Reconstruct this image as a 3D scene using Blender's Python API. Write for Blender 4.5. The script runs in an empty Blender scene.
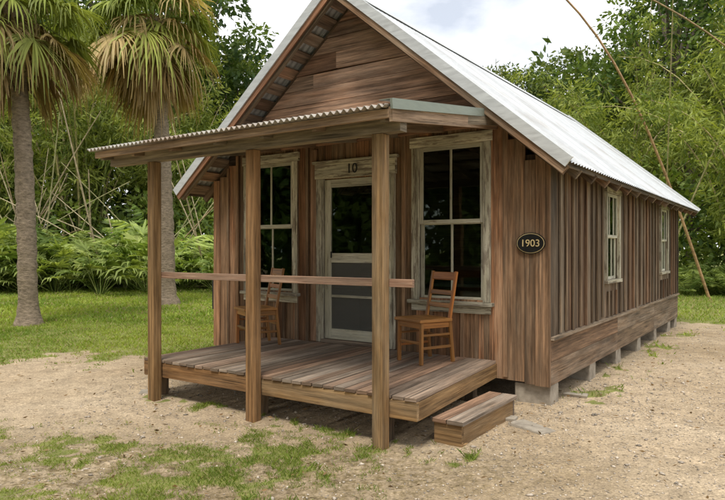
import bpy, math, random
import numpy as np
from mathutils import Vector, Matrix
random.seed(7); rng=np.random.default_rng(7)
scene=bpy.context.scene
R=math.radians
# ---------------------------------------------------------------- helpers
def link(o,parent=None):
    scene.collection.objects.link(o)
    if parent: o.parent=parent
    return o
def empty(name,loc=(0,0,0),rotz=0):
    e=bpy.data.objects.new(name,None); e.location=loc; e.rotation_euler=(0,0,rotz); e.empty_display_size=.3
    return link(e)
class NT:
    def __init__(s,name,kind='mat'):
        if kind=='mat':
            s.m=bpy.data.materials.new(name); s.m.use_nodes=True; s.t=s.m.node_tree
        s.t.nodes.clear()
    def n(s,typ,**kw):
        nd=s.t.nodes.new(typ)
        for k,v in kw.items(): setattr(nd,k,v)
        return nd
    def l(s,a,b): s.t.links.new(a,b)
    def ramp(s,fac,stops):
        r=s.n('ShaderNodeValToRGB'); e=r.color_ramp.elements
        while len(e)<len(stops): e.new(.5)
        for i,(p,c) in enumerate(stops):
            e[i].position=p; e[i].color=(c[0],c[1],c[2],1) if not isinstance(c,(int,float)) else (c,c,c,1)
        s.l(fac,r.inputs[0]); return r.outputs[0]
    def mix(s,fac,a,b,bt='MIX'):
        m=s.n('ShaderNodeMix',data_type='RGBA',blend_type=bt)
        for v,i in ((fac,0),(a,6),(b,7)):
            if isinstance(v,(int,float)): m.inputs[i].default_value=v
            elif isinstance(v,tuple): m.inputs[i].default_value=(v[0],v[1],v[2],1)
            else: s.l(v,m.inputs[i])
        return m.outputs[2]
    def noise(s,vec,scale,detail=5,rough=.55):
        n=s.n('ShaderNodeTexNoise'); n.inputs['Scale'].default_value=scale; n.inputs['Detail'].default_value=detail
        n.inputs['Roughness'].default_value=rough
        if vec is not None: s.l(vec,n.inputs['Vector'])
        return n.outputs[0]
    def mapping(s,vec,sc):
        m=s.n('ShaderNodeMapping'); m.inputs['Scale'].default_value=sc; s.l(vec,m.inputs['Vector']); return m.outputs[0]
    def bump(s,h,st,dist=.01):
        b=s.n('ShaderNodeBump'); b.inputs['Strength'].default_value=st; b.inputs['Distance'].default_value=dist
        s.l(h,b.inputs['Height']); return b.outputs[0]
    def pbr(s,col,rough=.8,metal=0,normal=None,spec=.3):
        p=s.n('ShaderNodeBsdfPrincipled'); o=s.n('ShaderNodeOutputMaterial')
        if isinstance(col,tuple): p.inputs['Base Color'].default_value=(*col,1)
        else: s.l(col,p.inputs['Base Color'])
        if isinstance(rough,(int,float)): p.inputs['Roughness'].default_value=rough
        else: s.l(rough,p.inputs['Roughness'])
        p.inputs['Metallic'].default_value=metal; p.inputs['Specular IOR Level'].default_value=spec
        if normal is not None: s.l(normal,p.inputs['Normal'])
        s.l(p.outputs[0],o.inputs[0]); return s.m

def wood(name,dark,mid,grey,greyamt=.5,paint=None,paintamt=.6,rough=.85,bump=.6,con=1.):
    t=NT(name); uv=t.n('ShaderNodeUVMap').outputs[0]; at=t.n('ShaderNodeAttribute',attribute_name='Col')
    sep=t.n('ShaderNodeSeparateColor'); t.l(at.outputs['Color'],sep.inputs[0])
    streak=t.noise(t.mapping(uv,(1.3,38,1)),1,7,.65)
    wide=t.noise(t.mapping(uv,(.8,14,1)),1,5,.65)
    fine=t.noise(t.mapping(uv,(4,170,1)),1,4,.6)
    blotch=t.noise(t.mapping(uv,(1.6,7,1)),1,5,.6)
    c=t.ramp(streak,[(.38,dark),(.62,mid)])
    g=t.ramp(blotch,[(.5-.35*greyamt,0.0),(.85-.35*greyamt,1.0)])
    gm=t.n('ShaderNodeMath',operation='MULTIPLY'); t.l(g,gm.inputs[0]); t.l(sep.outputs[1],gm.inputs[1])
    c=t.mix(gm.outputs[0],c,t.mix(.5,grey,c,'MIX'))
    gm2=t.n('ShaderNodeMath',operation='MULTIPLY'); t.l(gm.outputs[0],gm2.inputs[0]); gm2.inputs[1].default_value=greyamt
    c=t.mix(gm2.outputs[0],c,grey)
    if not paint:   # some boards redder than others
        c=t.mix(t.ramp(sep.outputs[2],[(.55,0.),(1.,.75)]),c,t.mix(1,c,(1.22,.93,.78),'MULTIPLY'))
    if paint:
        pn=t.noise(t.mapping(uv,(3,22,1)),1,8,.7)
        pm=t.ramp(pn,[(.62-.4*paintamt,0.0),(.68-.4*paintamt,1.0)])
        pn2=t.ramp(blotch,[(.3,(paint[0]*.72,paint[1]*.7,paint[2]*.62)),(.7,paint)])
        c=t.mix(pm,c,pn2)
    crack=t.ramp(t.noise(t.mapping(uv,(.9,60,1)),1,5,.7),[(.32,.15),(.42,1.0)])
    c=t.mix(.8,c,crack,'MULTIPLY')
    c=t.mix(con,c,t.ramp(wide,[(.32,.5),(.6,1.12)]),'MULTIPLY')
    c=t.mix(1,c,t.ramp(fine,[(.2,.6),(.75,1.3)]),'MULTIPLY')
    stain=t.ramp(t.noise(t.mapping(uv,(.7,3.5,1)),1,6,.7),[(.3,.5),(.55,1.08)])
    c=t.mix(.85,c,stain,'MULTIPLY')
    br=t.n('ShaderNodeCombineColor')
    for i in range(3): t.l(sep.outputs[0],br.inputs[i])
    c=t.mix(1,c,br.outputs[0],'MULTIPLY')
    hs=t.mix(.5,streak,crack)
    return t.pbr(c,rough,0,t.bump(hs,bump,.014))

class Mesher:
    def __init__(s,lo=.6,hi=1.25): s.v=[];s.f=[];s.uv=[];s.c=[];s.mi=[];s.mats=[];s.lo=lo;s.hi=hi
    def mat(s,m):
        if m not in s.mats: s.mats.append(m)
        return s.mats.index(m)
    def obox(s,c,ex,ey,ez,m,L=0,j=0,br=None,top=None):
        b=len(s.v); c=Vector(c); E=[Vector(ex),Vector(ey),Vector(ez)]; ln=[e.length for e in E]
        sg=[(a,bb,d) for a in(-1,1) for bb in(-1,1) for d in(-1,1)]
        for q in sg:
            p=c+E[0]*q[0]+E[1]*q[1]+E[2]*q[2]
            if j: p+=Vector((random.uniform(-j,j),random.uniform(-j,j),random.uniform(-j,j)))
            s.v.append(p)
        col=(br if br else random.uniform(s.lo,s.hi), random.uniform(.1,1), random.random(),1)
        s.c+= [col]*8
        ou,ov=random.uniform(0,40),random.uniform(0,40); i=s.mat(m)
        for k,f in ((0,(0,1,3,2)),(0,(4,6,7,5)),(1,(0,4,5,1)),(1,(2,3,7,6)),(2,(0,2,6,4)),(2,(1,5,7,3))):
            s.f.append(tuple(b+x for x in f)); s.mi.append(i)
            ax=[a for a in range(3) if a!=k]
            if L in ax: ua=L; va=[a for a in ax if a!=L][0]
            else: ua,va=ax
            for x in f: s.uv.append((sg[x][ua]*ln[ua]+ou, sg[x][va]*ln[va]+ov+k*.37))
    def box(s,x0,x1,y0,y1,z0,z1,m,L=None,j=0,br=None):
        d=[abs(x1-x0)/2,abs(y1-y0)/2,abs(z1-z0)/2]
        if L is None: L=d.index(max(d))
        s.obox(((x0+x1)/2,(y0+y1)/2,(z0+z1)/2),(d[0],0,0),(0,d[1],0),(0,0,d[2]),m,L,j,br)
    def beam(s,p0,p1,w,h,m,up=(0,0,1),j=0,br=None):
        p0=Vector(p0);p1=Vector(p1);d=p1-p0; sd=d.cross(Vector(up)).normalized(); u=sd.cross(d).normalized()
        s.obox((p0+p1)/2,d/2,sd*w/2,u*h/2,m,0,j,br)
    def prism(s,pts,y0,y1,m,br=None):
        b=len(s.v); n=len(pts); i=s.mat(m)
        for y in (y0,y1):
            for p in pts: s.v.append(Vector((p[0],y,p[1])))
        col=(br if br else random.uniform(s.lo,s.hi), random.uniform(.1,1), random.random(),1); s.c+=[col]*(2*n)
        ou,ov=random.uniform(0,40),random.uniform(0,40)
        fs=[tuple(range(n)),tuple(range(2*n-1,n-1,-1))]+[(k,k+n,(k+1)%n+n,(k+1)%n) for k in range(n)]
        for f in fs:
            s.f.append(tuple(b+x for x in f)); s.mi.append(i)
            for x in f:
                p=s.v[b+x]; s.uv.append((p.x+ou,p.z+p.y+ov))
    def build(s,name,parent=None,bevel=0):
        me=bpy.data.meshes.new(name); me.from_pydata([tuple(v) for v in s.v],[],s.f)
        for m in s.mats: me.materials.append(m)
        me.polygons.foreach_set('material_index',s.mi)
        ul=me.uv_layers.new(name='UVMap'); ul.data.foreach_set('uv',[c for u in s.uv for c in u])
        a=me.color_attributes.new('Col','FLOAT_COLOR','POINT'); a.data.foreach_set('color',[c for u in s.c for c in u])
        me.update()
        o=bpy.data.objects.new(name,me); link(o,parent)
        if bevel:
            b=o.modifiers.new('b','BEVEL'); b.width=bevel; b.segments=2; b.limit_method='ANGLE'
        return o

def npmesh(name,V,F,C=None,mat=None,smooth=False):
    V=np.asarray(V,np.float32);F=np.asarray(F,np.int32); k=F.shape[1]
    me=bpy.data.meshes.new(name); me.vertices.add(len(V)); me.vertices.foreach_set('co',V.ravel())
    me.loops.add(F.size); me.loops.foreach_set('vertex_index',F.ravel())
    me.polygons.add(len(F)); me.polygons.foreach_set('loop_start',np.arange(0,F.size,k,dtype=np.int32))
    if smooth: me.polygons.foreach_set('use_smooth',np.ones(len(F),bool))
    if C is not None:
        a=me.color_attributes.new('Col','FLOAT_COLOR','POINT'); c=np.ones((len(V),4),np.float32); c[:,:3]=C
        a.data.foreach_set('color',c.ravel())
    if mat: me.materials.append(mat)
    me.update(calc_edges=True); me.validate(); return me
def nobj(name,me,parent=None,loc=None,rotz=0,scale=1):
    if me.users>0: me=me.copy()
    o=bpy.data.objects.new(name,me); link(o,parent)
    if loc is not None: o.location=loc
    o.rotation_euler=(0,0,rotz); o.scale=(scale,)*3 if isinstance(scale,(int,float)) else scale
    return o
def norm(a): return a/(np.linalg.norm(a,axis=-1,keepdims=True)+1e-9)
class Geo:
    def __init__(s): s.V=[];s.F=[];s.C=[];s.n=0
    def add(s,V,F,C):
        V=np.asarray(V,float);F=np.asarray(F,int)
        C=np.broadcast_to(np.asarray(C,float),V.shape)
        s.V.append(V);s.F.append(F+s.n);s.C.append(C);s.n+=len(V)
    def leaves(s,c,d,ln,w,col):
        n=len(c); d=norm(d); sd=norm(np.cross(d,rng.normal(size=(n,3)))); up=np.cross(sd,d)
        ln=np.broadcast_to(ln,(n,))[:,None]; w=np.broadcast_to(w,(n,))[:,None]
        V=np.stack([c, c+d*ln*.45+sd*w/2+up*ln*.05, c+d*ln-up*ln*.06, c+d*ln*.45-sd*w/2+up*ln*.05],1).reshape(-1,3)
        F=np.arange(4*n).reshape(n,4); s.add(V,F,np.repeat(col,4,0))
    def tube(s,P,r,sides,col,jit=0):
        P=np.asarray(P,float); n=len(P); r=np.broadcast_to(r,(n,)); T=norm(np.gradient(P,axis=0))
        ref=np.array([0,0,1.]) if abs(T[0,2])<.9 else np.array([0,1.,0]); A=norm(np.cross(T,ref)); B=np.cross(T,A)
        a=np.linspace(0,2*np.pi,sides,endpoint=False)
        rr=r[:,None]*(1+jit*rng.normal(size=(n,sides)))
        V=P[:,None]+A[:,None]*(np.cos(a)*rr)[...,None]+B[:,None]*(np.sin(a)*rr)[...,None]
        i=np.arange(n-1)[:,None]*sides; k=np.arange(sides)[None]; k2=(k+1)%sides
        F=np.stack([i+k,i+k2,i+sides+k2,i+sides+k],-1).reshape(-1,4); s.add(V.reshape(-1,3),F,col)
    def mesh(s,name,mat,smooth=False): return npmesh(name,np.concatenate(s.V),np.concatenate(s.F),np.concatenate(s.C),mat,smooth)
_h=rng.random((256,256))
def vn(x,y):
    xi=np.floor(x).astype(int);yi=np.floor(y).astype(int);fx=x-xi;fy=y-yi
    fx=fx*fx*(3-2*fx);fy=fy*fy*(3-2*fy); g=lambda a,b:_h[a%256,b%256]
    return (g(xi,yi)*(1-fx)+g(xi+1,yi)*fx)*(1-fy)+(g(xi,yi+1)*(1-fx)+g(xi+1,yi+1)*fx)*fy
def fbm(x,y,o=4):
    t=0;a=.5;w=0
    for i in range(o): t=t+a*vn(x*2**i+17*i,y*2**i+31*i);w+=a;a*=.55
    return t/w
def sm(x,a,b):
    t=np.clip((x-a)/(b-a),0,1);return t*t*(3-2*t)
# ---------------------------------------------------------------- materials
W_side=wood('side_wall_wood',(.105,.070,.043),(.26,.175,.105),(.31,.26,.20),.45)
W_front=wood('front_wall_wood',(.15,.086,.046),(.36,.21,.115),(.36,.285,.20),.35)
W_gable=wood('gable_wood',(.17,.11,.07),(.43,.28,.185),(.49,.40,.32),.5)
W_deck=wood('deck_wood',(.13,.093,.062),(.30,.215,.15),(.36,.30,.24),.6)
W_post=wood('post_wood',(.17,.093,.036),(.38,.23,.10),(.36,.27,.165),.3)
W_rail=wood('rail_wood',(.26,.14,.09),(.43,.27,.18),(.40,.31,.23),.3)
W_beam=wood('porch_beam_wood',(.17,.13,.085),(.37,.30,.21),(.45,.39,.31),.55)
W_chair=wood('chair_wood',(.22,.095,.022),(.42,.19,.05),(.38,.18,.06),.2,rough=.45,bump=.15,con=.4)
W_trim=wood('weathered_cream_trim',(.14,.11,.075),(.34,.28,.20),(.40,.35,.28),.5,paint=(.64,.60,.48),paintamt=.44)
W_door=wood('door_paint',(.22,.18,.12),(.38,.32,.24),(.42,.38,.32),.5,paint=(.70,.67,.55),paintamt=.62,con=.5)
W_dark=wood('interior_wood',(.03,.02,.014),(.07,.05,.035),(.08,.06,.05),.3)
W_pink=wood('red_stained_board',(.21,.11,.06),(.40,.24,.15),(.40,.31,.22),.3)
def metal(name,base,rust,rustamt,met,rough,panels=0):
    t=NT(name); tc=t.n('ShaderNodeTexCoord').outputs['Object']
    n1=t.noise(tc,1.3,6,.65); n2=t.noise(t.mapping(tc,(1,1,6)),5,5,.6)
    c=t.mix(t.ramp(n2,[(.35,.0),(.75,1.)]),tuple(x*.78 for x in base),base)
    c=t.mix(t.ramp(n1,[(.62-rustamt*.4,0.),(.8-rustamt*.3,.9)]),c,rust)
    if panels:
        sx=t.n('ShaderNodeSeparateXYZ'); t.l(tc,sx.inputs[0]); d=t.n('ShaderNodeMath',operation='DIVIDE'); t.l(sx.outputs[1],d.inputs[0]); d.inputs[1].default_value=panels
        fl=t.n('ShaderNodeMath',operation='FLOOR'); t.l(d.outputs[0],fl.inputs[0])
        wn=t.n('ShaderNodeTexWhiteNoise',noise_dimensions='1D'); t.l(fl.outputs[0],wn.inputs['W'])
        c=t.mix(1,c,t.ramp(wn.outputs[0],[(0,.86),(1,1.06)]),'MULTIPLY')
        fr=t.n('ShaderNodeMath',operation='FRACT'); t.l(d.outputs[0],fr.inputs[0])
        c=t.mix(1,c,t.ramp(fr.outputs[0],[(.0,.55),(.02,1.)]),'MULTIPLY')
    rr=t.ramp(n2,[(.3,rough-.1),(.7,rough+.12)])
    return t.pbr(c,rr,met,t.bump(n2,.15,.01),.5)
M_roof=metal('galvanised_roof',(.68,.70,.71),(.44,.42,.39),.3,.3,.45,.62)
M_rake=metal('galvanised_edge',(.66,.68,.68),(.45,.45,.43),.1,.25,.5)
M_porch=metal('rusty_corrugated',(.46,.44,.40),(.22,.14,.09),.5,.3,.6)
M_green=metal('green_grey_flashing',(.30,.34,.29),(.24,.24,.2),.2,.3,.5)
def simple(name,c1,c2,scale,rough=.9,b=.4,bs=.01):
    t=NT(name); tc=t.n('ShaderNodeTexCoord').outputs['Object']; n=t.noise(tc,scale,8,.65)
    return t.pbr(t.ramp(n,[(.3,c1),(.7,c2)]),rough,0,t.bump(n,b,bs))
M_conc=simple('concrete_block',(.2,.17,.13),(.42,.37,.3),9)
M_black=simple('sign_black',(.012,.012,.012),(.02,.02,.02),30,.35,.05)
M_gold=simple('sign_gold',(.55,.42,.2),(.65,.52,.28),30,.4,.05)
M_num=simple('number_black',(.02,.018,.015),(.03,.03,.03),30,.6,.05)
M_stone=simple('flat_stone',(.22,.19,.15),(.4,.35,.28),12)
M_curt=simple('interior_cloth',(.45,.44,.42),(.6,.59,.55),3)
def glassmat():
    t=NT('old_window_glass'); tc=t.n('ShaderNodeTexCoord').outputs['Object']
    b=t.bump(t.noise(tc,2.2,2,.5),.15,.012)
    f=t.n('ShaderNodeFresnel'); f.inputs[0].default_value=1.45; t.l(b,f.inputs['Normal'])
    g=t.n('ShaderNodeBsdfGlossy'); g.inputs['Roughness'].default_value=.02; g.inputs['Color'].default_value=(.75,.83,.76,1); t.l(b,g.inputs['Normal'])
    tr=t.n('ShaderNodeBsdfTransparent'); tr.inputs[0].default_value=(.62,.67,.62,1)
    fm=t.n('ShaderNodeMath',operation='MULTIPLY_ADD'); t.l(f.outputs[0],fm.inputs[0]); fm.inputs[1].default_value=1.2; fm.inputs[2].default_value=.02
    m=t.n('ShaderNodeMixShader'); t.l(fm.outputs[0],m.inputs[0]); t.l(tr.outputs[0],m.inputs[1]); t.l(g.outputs[0],m.inputs[2])
    o=t.n('ShaderNodeOutputMaterial'); t.l(m.outputs[0],o.inputs[0]); return t.m
M_glass=glassmat()
def screenmat():
    t=NT('insect_screen'); d=t.n('ShaderNodeBsdfDiffuse'); d.inputs[0].default_value=(.17,.17,.155,1)
    tr=t.n('ShaderNodeBsdfTransparent'); m=t.n('ShaderNodeMixShader'); m.inputs[0].default_value=.5
    t.l(tr.outputs[0],m.inputs[1]); t.l(d.outputs[0],m.inputs[2]); o=t.n('ShaderNodeOutputMaterial'); t.l(m.outputs[0],o.inputs[0]); return t.m
M_screen=screenmat()
def leafmat(name,trans=.35,var=.25,rough=.5):
    t=NT(name); at=t.n('ShaderNodeAttribute',attribute_name='Col').outputs['Color']
    oi=t.n('ShaderNodeObjectInfo').outputs['Random']
    hsv=t.n('ShaderNodeHueSaturation'); mr=t.n('ShaderNodeMapRange'); mr.inputs[3].default_value=1-var; mr.inputs[4].default_value=1+var
    t.l(oi,mr.inputs[0]); t.l(mr.outputs[0],hsv.inputs['Value']); t.l(at,hsv.inputs['Color'])
    d=t.n('ShaderNodeBsdfDiffuse'); t.l(hsv.outputs[0],d.inputs[0])
    gl=t.n('ShaderNodeBsdfGlossy'); gl.inputs['Roughness'].default_value=rough; gl.inputs[0].default_value=(.5,.55,.45,1)
    m0=t.n('ShaderNodeMixShader'); m0.inputs[0].default_value=.04; t.l(d.outputs[0],m0.inputs[1]); t.l(gl.outputs[0],m0.inputs[2])
    tr=t.n('ShaderNodeBsdfTranslucent'); c2=t.mix(1,hsv.outputs[0],(1.35,1.35,.6),'MULTIPLY'); t.l(c2,tr.inputs[0])
    m=t.n('ShaderNodeMixShader'); m.inputs[0].default_value=trans; t.l(m0.outputs[0],m.inputs[1]); t.l(tr.outputs[0],m.inputs[2])
    o=t.n('ShaderNodeOutputMaterial'); t.l(m.outputs[0],o.inputs[0]); return t.m
M_leaf=leafmat('foliage_leaf'); M_grass=leafmat('grass_blade',.3,0); M_frond=leafmat('palm_frond_leaf',.3,.1,.45)
def vcolmat(name,scale,amt,rough=.9):
    t=NT(name); at=t.n('ShaderNodeAttribute',attribute_name='Col').outputs['Color']; tc=t.n('ShaderNodeTexCoord').outputs['Object']
    n=t.noise(t.mapping(tc,(1,1,2.5)),scale,7,.7)
    c=t.mix(1,at,t.ramp(n,[(.3,.45),(.7,1.45)]),'MULTIPLY'); return t.pbr(c,rough,0,t.bump(n,amt,.03))
M_bark=vcolmat('tree_bark',6,.8); M_palmbark=vcolmat('palm_bark',9,1.); M_cane=vcolmat('bamboo_cane',4,.1,.5); M_peb=vcolmat('pebble',20,.3)

# ================================================================ CABIN
ANG=-math.atan2(.567,.823)
CAB=(1.915,6.555,0)
cabin=empty('wooden_cabin',CAB,ANG)
Wd=4.93; Ln=8.22; ZB=.2; EX=.315; EZ=2.47; PITCH=.84; RY0=-.45; RY1=8.87
def roofz(x):
    return EZ+PITCH*min(EX-x, x+Wd+EX)
XC=-Wd/2; ZR=roofz(XC)
OPF=[(-1.50,-.70,1.05,2.78),(-4.23,-3.43,1.05,2.78),(-2.89,-1.98,.44,2.50)]
def vboards(ms,x0,x1,w,z0,ztop,ops,mat,place,batten=0,joff=.0):
    x=x0
    while x<x1-.01:
        b=min(x+w*random.uniform(.82,1.18),x1)
        if x1-b<.05: b=x1
        cuts=sorted({e for o in ops for e in (o[0],o[1]) if x+.01<e<b-.01}); pts=[x]+cuts+[b]
        for a,c in zip(pts[:-1],pts[1:]):
            zt=ztop(a,c); mid=(a+c)/2; rs=[(z0+random.uniform(-.012,.012),zt)]
            for o in ops:
                if o[0]<mid<o[1]:
                    nr=[]
                    for r in rs:
                        if o[2]>r[0]: nr.append((r[0],min(o[2],r[1])))
                        if o[3]<r[1]: nr.append((max(o[3],r[0]),r[1]))
                    rs=nr
            for r in rs:
                if r[1]-r[0]>.01: place(a+.002,c-.002,r[0],r[1],0,.022+random.uniform(0,.006),mat)
        bo=b+random.uniform(-.012,.012); bw=batten*random.uniform(.8,1.15)
        if batten and not any(o[0]-.07<b<o[1]+.07 for o in ops) and b<x1-.05:
            place(bo-bw/2,bo+bw/2,z0+random.uniform(0,.03),ztop(b-.03,b+.03)-.01,.031,.052,mat)
        elif batten and b<x1-.05:
            rs=[(z0+.01,min(o[2]-.15 for o in ops if o[0]-.07<b<o[1]+.07))]
            if rs[0][1]>z0+.1: place(bo-bw/2,bo+bw/2,rs[0][0],rs[0][1],.031,.052,mat)
        x=b
ms=Mesher(.55,1.3)
def pf(a,b,z0,z1,d0,d1,m): ms.box(a,b,-d1,-d0,z0,z1,m,L=2,j=.0015)
vboards(ms,-Wd+.1,-.24,.19,.22,lambda a,b:min(2.96,roofz(a)-.16,roofz(b)-.16),OPF,W_front,pf,batten=.045)
ms.box(-.235,-.125,-.034,0,.2,roofz(-.125)-.3,W_front,L=2,br=.8); ms.box(-.12,.03,-.036,0,.19,roofz(.03)-.1,W_front,L=2,br=1.05)
ms.box(-Wd-.03,-Wd+.095,-.036,0,.2,roofz(-Wd-.03)-.1,W_front,L=2)
def ps(a,b,z0,z1,d0,d1,m): ms.box(d0,d1,a,b,z0,z1,m,L=2,j=.002)
OPS=[(2.25,2.90,1.2,2.36),(6.2,6.9,1.2,2.36)]
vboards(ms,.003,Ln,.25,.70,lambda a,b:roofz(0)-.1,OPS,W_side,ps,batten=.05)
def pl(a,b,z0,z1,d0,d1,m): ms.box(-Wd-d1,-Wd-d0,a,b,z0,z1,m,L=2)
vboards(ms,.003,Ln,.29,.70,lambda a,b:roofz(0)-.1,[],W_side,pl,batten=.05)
def pb(a,b,z0,z1,d0,d1,m): ms.box(a,b,Ln+d0,Ln+d1,z0,z1,m,L=2)
vboards(ms,-Wd+.1,-.1,.25,.2,lambda a,b:min(roofz(a),roofz(b))-.1,[],W_side,pb)
ms.build('walls',cabin)
ms=Mesher()
for sx,sg in ((0,1),(-Wd,-1)):
    y=0.003
    for ye in (2.9,5.6,Ln):
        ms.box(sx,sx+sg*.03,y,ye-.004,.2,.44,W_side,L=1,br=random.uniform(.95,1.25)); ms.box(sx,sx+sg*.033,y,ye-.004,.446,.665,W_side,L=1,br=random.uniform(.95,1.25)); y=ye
    ms.box(sx-sg*.0,sx+sg*.065,-.0+.003,Ln,.668,.70,W_side,L=1,br=1.2)
ms.build('skirt_boards',cabin)
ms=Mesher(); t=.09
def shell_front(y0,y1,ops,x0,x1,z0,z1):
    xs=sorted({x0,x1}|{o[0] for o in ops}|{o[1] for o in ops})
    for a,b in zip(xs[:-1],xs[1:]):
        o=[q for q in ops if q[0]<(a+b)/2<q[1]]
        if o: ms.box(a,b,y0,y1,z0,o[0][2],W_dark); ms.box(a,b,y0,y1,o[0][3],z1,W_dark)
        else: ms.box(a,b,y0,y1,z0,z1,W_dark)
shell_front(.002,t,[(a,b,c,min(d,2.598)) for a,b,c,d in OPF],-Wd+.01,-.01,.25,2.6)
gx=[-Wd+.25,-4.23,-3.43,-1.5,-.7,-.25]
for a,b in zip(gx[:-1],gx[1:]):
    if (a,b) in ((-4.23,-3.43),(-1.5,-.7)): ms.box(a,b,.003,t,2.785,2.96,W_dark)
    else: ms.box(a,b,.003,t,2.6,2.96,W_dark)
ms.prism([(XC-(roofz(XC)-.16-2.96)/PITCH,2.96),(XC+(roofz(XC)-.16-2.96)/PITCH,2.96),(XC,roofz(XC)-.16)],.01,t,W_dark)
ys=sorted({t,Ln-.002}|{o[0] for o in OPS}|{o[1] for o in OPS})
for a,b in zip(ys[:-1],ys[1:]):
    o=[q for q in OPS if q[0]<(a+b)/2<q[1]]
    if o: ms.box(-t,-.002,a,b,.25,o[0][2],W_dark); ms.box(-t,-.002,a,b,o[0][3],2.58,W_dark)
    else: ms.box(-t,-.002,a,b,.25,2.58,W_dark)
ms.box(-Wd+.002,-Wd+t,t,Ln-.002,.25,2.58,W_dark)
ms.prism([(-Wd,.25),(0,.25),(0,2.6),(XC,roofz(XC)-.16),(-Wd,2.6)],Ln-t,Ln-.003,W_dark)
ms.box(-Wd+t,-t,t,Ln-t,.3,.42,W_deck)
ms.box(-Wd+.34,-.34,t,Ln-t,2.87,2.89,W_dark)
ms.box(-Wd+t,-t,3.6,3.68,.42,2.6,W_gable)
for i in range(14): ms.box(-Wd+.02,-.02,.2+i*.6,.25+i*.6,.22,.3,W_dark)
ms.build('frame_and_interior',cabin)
ms=Mesher()
ms.box(-1.9,-.7,1.0,1.7,1.12,1.16,M_curt)
for a in(-1.85,-.75):
    for b in(1.05,1.65): ms.box(a-.03,a+.03,b-.03,b+.03,.42,1.12,W_chair)
ms.box(-4.3,-3.2,1.2,2.0,.9,.95,M_curt); ms.box(-4.3,-3.2,1.2,2.0,.42,.9,W_dark)
ms.build('interior_table',cabin)
ms=Mesher(.6,1.3); z=2.965
while z<ZR-.22:
    h=random.uniform(.15,.25); z1=min(z+h,ZR-.17)
    def xl(zz): return XC-((ZR-.15)-zz)/PITCH
    a0,a1=xl(z),xl(z1); a0=max(a0,-Wd)
    mid=XC+random.uniform(-1,1)*min(1,(ZR-z)*.6); tilt=random.uniform(-.016,.016); y0=-.02-random.uniform(0,.02)
    if random.random()<.75 and z1-z>.05 and z<4.1:
        ms.prism([(a0,z),(mid-.003,z+tilt),(mid-.003,z1-.008),(a1,z1-.006)],y0,.0,W_gable)
        ms.prism([(mid+.003,z+tilt),(2*XC-a0,z),(2*XC-a1,z1-.006),(mid+.003,z1-.012)],y0-.008,.0,W_gable)
    else: ms.prism([(a0,z),(2*XC-a0,z),(2*XC-a1,z1-.006),(a1,z1-.012)],y0,.0,W_gable)
    z=z1
ms.build('gable_planks',cabin)
def corr(p0,pu,pv,L,n_per,wl,amp,rows,nrm):
    nu=int(L/wl*n_per)+1; u=np.linspace(0,L,nu); w=np.sin(u/wl*2*np.pi)*amp
    V=[]
    for r in range(rows+1):
        V.append(np.array(p0)+np.outer(u,pu)+np.array(pv)*(r/rows)+np.outer(w,nrm))
    V=np.concatenate(V); i=np.arange(rows)[:,None]*nu; k=np.arange(nu-1)[None]
    F=np.stack([i+k,i+k+1,i+nu+k+1,i+nu+k],-1).reshape(-1,4); return V,F
cosr=1/math.hypot(1,PITCH); sinr=PITCH*cosr
for sg in (1,-1):
    ridge=np.array([XC,RY0,ZR+.0]); down=np.array([sg*(Wd/2+EX+.04),0,-PITCH*(Wd/2+EX+.04)])
    V,F=corr(ridge,(0,1,0),down,RY1-RY0,6,.10,.009,6,(sg*sinr,0,cosr))
    o=nobj('roof_sheets',npmesh('roof_sheets',V,F,None,M_roof,True),cabin)
ms=Mesher()
for sg in (1,-1):
    def rp(s,dz,y): return (XC+sg*s,y,ZR-PITCH*s+dz)
    S=Wd/2+EX
    s=.12
    while s<S-.05:
        ms.beam(rp(s,-.045,RY0+.03),rp(s,-.045,RY1-.03),.165,.022,W_gable,up=(sg*sinr,0,cosr),j=.003); s+=.215
    for y in [RY0+.06]+[.045+.58*k for k in range(15)]+[RY1-.06]:
        ms.beam(rp(.02,-.125,y),rp(S-.015,-.125,y),.045,.10,W_side,up=(sg*sinr,0,cosr))
    ms.beam(rp(0,-.11,RY0-.005),rp(S,-.11,RY0-.005),.022,.09,W_pink if sg<0 else W_front,up=(sg*sinr,0,cosr))
    ms.beam(rp(-.0,-.008,RY0-.022),rp(S+.04,-.008,RY0-.022),.02,.11,M_rake,up=(sg*sinr,0,cosr))
    ms.beam(rp(-.0,.052,RY0+.05),rp(S+.04,.052,RY0+.05),.15,.006,M_rake,up=(sg*sinr,0,cosr))
    ms.beam(rp(0,.0,RY1+.02),rp(S+.04,.0,RY1+.02),.02,.1,M_rake,up=(sg*sinr,0,cosr))
    ms.beam(rp(S-.01,-.06,RY0+.02),rp(S-.01,-.06,RY1-.02),.02,.05,W_side)
    ms.beam(rp(.10,.03,RY0),rp(.10,.03,RY1),.24,.006,M_roof,up=(sg*sinr,0,cosr))
    ms.box(XC+sg*(Wd/2)-.03,XC+sg*(Wd/2)+.03,.0,Ln,roofz(0)-.26,roofz(0)-.16,W_side)
ms.build('roof_frame',cabin)
ms=Mesher(.8,1.15); gl=Mesher()
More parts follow.
